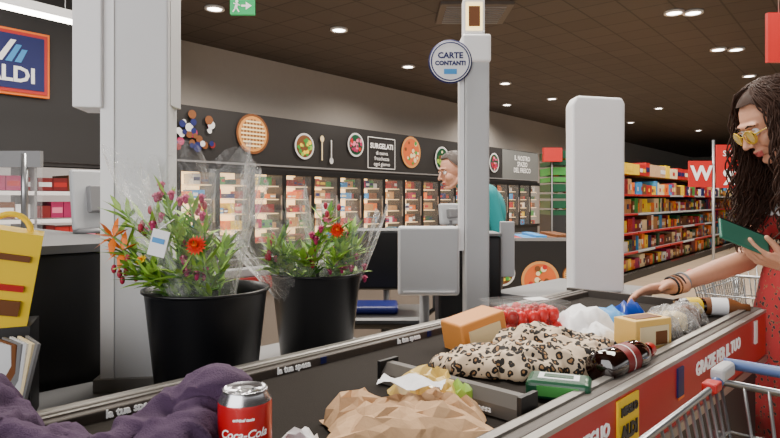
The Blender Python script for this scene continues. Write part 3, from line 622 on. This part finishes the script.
b.lathe([(.001,-.10),(.027,-.10),(.031,-.092),(.032,-.06),(.029,-.03)],c,COLA,28,M=M); b.lathe([(.0305,-.04),(.0305,.015)],c,DRED,28,M=M); b.lathe([(.031,.015),(.032,.04),(.026,.065),(.014,.09),(.012,.1)],c,COLA,28,M=M); b.lathe([(.001,.118),(.014,.118),(.0145,.1),(.0145,.098)],c,CANRED,24,M=M)
b.lathe([(.0307,-.014),(.0307,-.010)],c,WHITE,28,M=M)
b.finish('cola_bottle')
b=MB(); M=Matrix.Rotation(-.35,3,'Z'); c=Vector((.30,1.065,.919)); b.box(c,(.11,.07,.034),DGREEN,M,ch=.010); b.box(c+Vector((0,0,.0176)),(.07,.035,.001),WHITE,M); b.box(c+Vector((0,0,.0186)),(.05,.02,.001),DGREEN,M); b.box(c+M@Vector((.0,-.036,0)),(.07,.001,.018),GREEN,M); b.finish('green_food_tin')
b=MB()
for i,(x,y,sx) in enumerate(((.75,1.60,.12),(.83,1.69,.11),(.68,1.53,.08))): paper(b,(x,y),(sx,.10),FILM2,i*3+2,9,8,.07,.5,rz=i,crease=.005); crumple(b,(x,y,.925),(sx*.6,.05,.045),[CREAM,BROWN,TAN][i],i,.3,16)
b.finish('produce_bag')
b=MB()
for i,(x,y,a,m) in enumerate(((.92,1.81,.2,COLA),(1.0,1.80,-.3,BROWN))):
    M=Matrix.Rotation(a,3,'Z')@Matrix.Rotation(math.pi/2,3,'Y'); c=Vector((x,y,.93)); b.lathe([(.001,-.06),(.024,-.06),(.026,-.05),(.026,.02),(.012,.05),(.011,.07),(.001,.07)],c,m,20,M=M); b.lathe([(.0265,-.035),(.0265,.01)],c,[YEL,WHITE][i],20,M=M)
b.finish('sauce_bottle')
# ------------------------------------------------------------------ people
def head(name,center,pitch,yaw,sc,skin,parent,beard=None):
    e=Matrix.Translation(Vector(center))@Matrix.Rotation(yaw,4,'Z')@Matrix.Rotation(pitch,4,'Y')@Matrix.Scale(sc,4)
    b=MB(); m=skin
    b.ell((.012,0,.03),(.093,.074,.088),m,24); b.ell((-.028,0,-.03),(.058,.052,.075),m,24); b.ell((-.068,0,-.092),(.02,.020,.016),m)
    b.caps((-.090,0,.012),(-.112,0,-.024),.007,.010,m); b.ell((-.099,.010,-.028),.007,m,10); b.ell((-.099,-.010,-.028),.007,m,10)
    b.ell((-.074,0,.032),(.017,.05,.013),m); b.ell((-.087,0,-.054),(.012,.021,.006),m); b.ell((-.085,0,-.066),(.011,.018,.007),m)
    for s in(-1,1): b.ell((.008,s*.074,-.005),(.018,.010,.031),m,14); b.ell((-.055,s*.034,-.025),(.03,.022,.028),m); b.caps((.0,s*.045,-.055),(-.055,s*.02,-.09),.018,.016,m)
    b.caps((.03,0,-.06),(.05,0,-.13),.05,.05,m,18)
    def fn(c): return 1 if (c.x<-.084 and abs(c.y)<.019 and -.072<c.z<-.051) else 0
    h=remesh(b,name,.0035,3,[skin,LIP],fn,M=e,parent=parent)
    f=MB()
    for s in(-1,1):
        f.ell((-.078,s*.031,.010),.0125,EYEW,12); f.ell((-.0875,s*.031,.009),(.004,.006,.006),EYEB,10); f.tube([(-.088,s*.014,.032),(-.090,s*.032,.037),(-.080,s*.05,.031)],[.003,.0035,.002],HAIR if not beard else GHAIR,6)
        f.tube([(-.089,s*.019,.018),(-.091,s*.031,.022),(-.085,s*.044,.016)],.0022,skin,6)
    f.finish('eyes',M=e,parent=parent); return e
def hand(b,w,f,n,s,curl,m,sc=1,thumb=(.6,.75,.15)):
    w=Vector(w);f=Vector(f).normalized();n=Vector(n);n=(n-f*n.dot(f)).normalized();s=Vector(s);s=(s-f*s.dot(f)-n*s.dot(n)).normalized()
    offs=(.030,.010,-.011,-.030);L=(.072,.080,.074,.058);adv=(.088,.092,.088,.080)
    b.caps(w-f*.05,w+f*.01,.026*sc,.024*sc,m)
    for i in range(4):
        k=w+(f*adv[i]+s*offs[i])*sc; b.caps(w+(f*.01+s*offs[i]*.55)*sc,k,.016*sc,.0115*sc,m,12)
        a=0;p=k;r=.0095*sc
        for j,fr in enumerate((.45,.3,.25)):
            a+=curl[i]*(1,1.1,.8)[j]; d=f*math.cos(a)+n*math.sin(a)+s*(offs[i]*1.5); d.normalize(); q=p+d*L[i]*fr*sc; b.caps(p,q,r,r*.9,m,10); p=q;r*=.9
    p=w+(f*.022+s*.022)*sc; d=(f*thumb[0]+s*thumb[1]+n*thumb[2]).normalized(); r=.015*sc
    for j,l in enumerate((.042,.034,.026)):
        q=p+d*l*sc; b.caps(p,q,r,r*.8,m,10); p=q; r*=.82; d=(d+f*.35+n*.12).normalized()
    b.caps(w+s*.01*sc,w+(f*.06+s*.024)*sc,.017*sc,.013*sc,m,12)
X=1.39;Y=1.95
W=empty('woman_shopper',(X,Y,0))
b=MB(); s_=SKIN
b.ell((X,Y,1.2),(.105,.15,.15),s_,24); b.ell((X+.01,Y,1.05),(.095,.125,.13),s_,24); b.ell((X+.03,Y,.92),(.13,.165,.14),s_,24)
for sy in(-1,1): b.ell((X-.075,Y+sy*.07,1.17),(.05,.055,.055),s_)
b.caps((X-.01,Y-.14,1.29),(X-.01,Y+.14,1.29),.05,.05,s_); b.caps((X-.01,Y,1.28),(X-.11,Y-.02,1.395),.06,.05,s_)
sh=(X-.01,Y+.16,1.29); el=(1.21,2.04,1.045); wr=(.875,1.88,.978)
b.caps(sh,el,.046,.037,s_); b.caps(el,Vector(el).lerp(Vector(wr),.35),.037,.036,s_); b.caps(Vector(el).lerp(Vector(wr),.35),wr,.036,.024,s_)
sh2=(X-.01,Y-.16,1.29); el2=(1.38,1.70,1.04); wr2=(1.15,1.735,1.06)
b.caps(sh2,el2,.048,.037,s_); b.caps(el2,wr2,.038,.025,s_)
for sy in(-1,1):
    b.caps((X+.03,Y+sy*.085,.86),(X+.01,Y+sy*.09,.48),.085,.055,s_); b.caps((X+.01,Y+sy*.09,.48),(X+.06,Y+sy*.09,.1),.052,.034,s_); b.caps((X+.06,Y+sy*.09,.06),(X-.09,Y+sy*.1,.035),.035,.028,s_)
def wf(c):
    if c.z<.075: return 2
    inarm=(abs(c.y-Y)>.135 and c.z<1.3 and c.z>.98) or c.x<X-.14
    if 1.20<c.z<1.33 and not inarm: return 3
    if .55<c.z<=1.20 and not inarm: return 1
    return 0
remesh(b,'body',.009,4,[SKIN,DRESS,BLACK,WHITE],wf,parent=W)
b=MB(); prof=[(.125,1.10),(.155,1.0),(.175,.9),(.185,.75),(.195,.6),(.205,.48),(.20,.48)];n=64;vs=[];fs=[]
for i,(r,z) in enumerate(prof):
    for k in range(n):
        a=2*math.pi*k/n; rr=r*(1+.05*math.sin(a*9+.3*i)*((i+1)/6)); vs.append((X-.01+rr*.97*math.cos(a),Y+rr*1.0*math.sin(a),z))
for i in range(len(prof)-1):
    for k in range(n): a=i*n+k;c=i*n+(k+1)%n; fs.append((a,c,c+n,a+n))
b.add(vs,fs,DRESS,True); b.finish('skirt',parent=W)
b=MB(); hand(b,wr,(-.95,-.22,-.08),(0,-.45,-1),(0,-1,.4),(.18,.24,.28,.33),SKIN,.98); remesh(b,'right_hand',.0035,2,[SKIN],parent=W)
b=MB(); hand(b,wr2,(-.93,0,.28),(.2,.35,.9),(0,-1,.15),(.28,.35,.38,.4),SKIN,.92,thumb=(.8,.35,.5)); remesh(b,'left_hand',.0035,2,[SKIN],parent=W)
b=MB(); d=(Vector(wr)-Vector(el)).normalized(); Mq=d.to_track_quat('Z','Y').to_matrix()
for k,m in((0,BLACK),(.014,BROWN),(.028,BLACK),(.05,GREY)): b.torus(Vector(wr)-d*(.01+k),.028+k*.05,.0035,m,Mq,n=24)
b.finish('bracelets',parent=W)
HC=(1.21,1.90,1.495)
e=head('head',HC,math.radians(-32),math.radians(0),1.0,SKIN,W)
g=MB(); YF=mat('yellow_frame',(200,160,30),.3); YL=mat('yellow_lens',(205,170,50),.08,coat=1)
for s in(-1,1):
    MM=Matrix.Rotation(math.pi/2,3,'Y')@Matrix.Rotation(s*.25,3,'X'); g.torus((-.102,s*.033,.004),.022,.002,YF,MM,n=24); g.ell((-.102,s*.033,.004),(.002,.021,.021),YL,18)
    g.tube([(-.098,s*.054,.01),(-.06,s*.074,.012),(.01,s*.082,.012),(.03,s*.082,-.005)],.002,YF,6)
g.tube([(-.105,-.011,.008),(-.109,0,.012),(-.105,.011,.008)],.002,YF,6); g.finish('sunglasses',M=e,parent=W)
# hair
h=MB(); rg=random.Random(21); n=40;hh=20;vs=[];fs=[]
def scalp(phi,th,k=1.0):
    return Vector((.015-math.cos(phi)*math.sin(th)*.105*k, math.sin(phi)*math.sin(th)*.086*k, .03+math.cos(th)*.102*k))
def limf(a): return math.radians(50) if a<.7 else math.radians(50+ (a-.7)/.9*72 if a<1.6 else 122)
for i in range(hh+1):
    for k in range(n):
        phi=-math.pi+2*math.pi*k/n; vs.append(scalp(phi,limf(abs(phi))*i/hh))
for i in range(hh):
    for k in range(n): a=i*n+k;c=i*n+(k+1)%n; fs.append((a,c,c+n,a+n))
h.add([e@v for v in vs],fs,HAIR,True)
for q in range(950):
    near=rg.random()<.62
    phi=(-1 if near else 1)*rg.uniform(1.05,math.pi); k=1.03+rg.uniform(0,.26); thE=math.radians(rg.uniform(62,100)); pts=[];phi0=phi*rg.uniform(.5,.95)
    ph=rg.uniform(0,6.28); amp=rg.uniform(.005,.016); fq=rg.uniform(14,30)
    for j in range(7):
        f=j/6; v=scalp(phi0+(phi-phi0)*f,math.radians(6)+(thE-math.radians(6))*f,1.02+(k-1.02)*f); pts.append(e@(v+Vector((math.sin(ph*3+f*9)*.004,0,.006*math.sin(ph+f*12)))))
    p=pts[-1].copy(); out=(p-Vector((HC[0]+.02,HC[1],p.z))); out.z=0
    out=out.normalized() if out.length>.01 else Vector((1,0,0))
    ln=rg.uniform(.26,.50); dr=.03+.08*rg.random()
    if out.x>.2: dr=.02+.05*rg.random()
    for j in range(1,25):
        f=j/24
        pts.append(p+out*(.045*math.sin(min(1,f*1.5)*1.5))+Vector((dr*min(1,f*1.6),0,0))+Vector((math.sin(ph+f*fq)*amp*(.4+f),math.cos(ph+f*fq)*amp*(.4+f),-ln*f)))
    rs=[.0026]*len(pts); rs[-1]=.0006; rs[-2]=.0015; rs[-3]=.002
    h.tube(pts,rs,HAIR,4)
h.finish('long_hair',parent=W)
b=MB(); u=Vector((.146,0,-.058)).normalized(); w=Vector((0,.6,.8)).normalized(); w=(w-u*u.dot(w)).normalized(); nn=u.cross(w); M=Matrix((u,w,nn)).transposed(); c=Vector((1.02,1.73,1.142))
b.box(c,(.152,.074,.009),mat('phone_case_green',(45,105,88),.4),M,ch=.004); b.box(c+nn*.0048,(.142,.066,.001),mat('phone_back',(50,92,78),.4),M); b.box(c+w*.037,(.15,.003,.010),BLACK,M); b.finish('smartphone',parent=W)
# cashier
x,y=.70,4.3
C=empty('cashier_man',(x,y,0)); b=MB(); m=TEAL
b.ell((x,y,1.16),(.13,.17,.19),m,24); b.ell((x+.02,y,.95),(.11,.15,.16),m,24); b.ell((x+.03,y,.82),(.12,.16,.12),m,24)
b.caps((x-.02,y-.16,1.29),(x-.02,y+.16,1.29),.07,.07,m); b.caps((x-.03,y,1.29),(x-.19,y,1.38),.07,.055,m)
for sy in(-1,1):
    b.caps((x-.02,y+sy*.19,1.28),(x+.05,y+sy*.23,1.0),.06,.045,m); b.caps((x+.05,y+sy*.23,1.0),(x-.22,y+sy*.18,.96),.042,.027,m)
    b.caps((x+.03,y+sy*.09,.8),(x-.0,y+sy*.1,.45),.085,.058,m); b.caps((x,y+sy*.1,.45),(x+.05,y+sy*.1,.1),.056,.04,m); b.caps((x+.05,y+sy*.1,.06),(x-.12,y+sy*.11,.04),.04,.035,m)
def cf(c):
    if c.z<.09: return 3
    if c.z<.86 and c.x>x-.13: return 2
    if c.z>1.36 and c.x<x-.08: return 1
    if c.x<x-.07 and c.z<1.03: return 1
    return 0
remesh(b,'body',.011,4,[TEAL,SKIN2,DARK,BLACK],cf,parent=C)
for sy,nm in((-1,'left_hand'),(1,'right_hand')):
    b=MB(); hand(b,(x-.22,y+sy*.18,.96),(-1,-sy*.1,-.1),(0,-sy*.2,-1),(0,-sy,0),(.3,.35,.35,.4),SKIN2); remesh(b,nm,.004,2,[SKIN2],parent=C)
e=head('head',(.455,4.3,1.455),math.radians(-15),math.radians(20),1.1,SKIN2,C,beard=1)
h=MB(); vs=[];fs=[]
for i in range(hh+1):
    for k in range(n):
        phi=-math.pi+2*math.pi*k/n; a=abs(phi); lim=math.radians(48 if a<.8 else min(112,48+(a-.8)/.9*64)); v=scalp(phi,lim*i/hh,1.02); vs.append(e@(v+Vector((0,0,.006*N(v,60,2)))))
for i in range(hh):
    for k in range(n): a=i*n+k;c=i*n+(k+1)%n; fs.append((a,c,c+n,a+n))
h.add(vs,fs,GHAIR,True); h.finish('short_hair',parent=C)
# ------------------------------------------------------------------ world and camera
w=bpy.data.worlds.new('world'); scene.world=w; w.use_nodes=True
w.node_tree.nodes['Background'].inputs[0].default_value=(1,.98,.96,1); w.node_tree.nodes['Background'].inputs[1].default_value=1.0
cam=bpy.data.cameras.new('camera'); cam.lens=36*600/780; cam.sensor_width=36; cam.shift_y=-19/780; cam.clip_start=.02; cam.clip_end=200
co=bpy.data.objects.new('camera',cam); co.location=(0,0,1.25); co.rotation_euler=(math.pi/2,0,0); scene.collection.objects.link(co); scene.camera=co
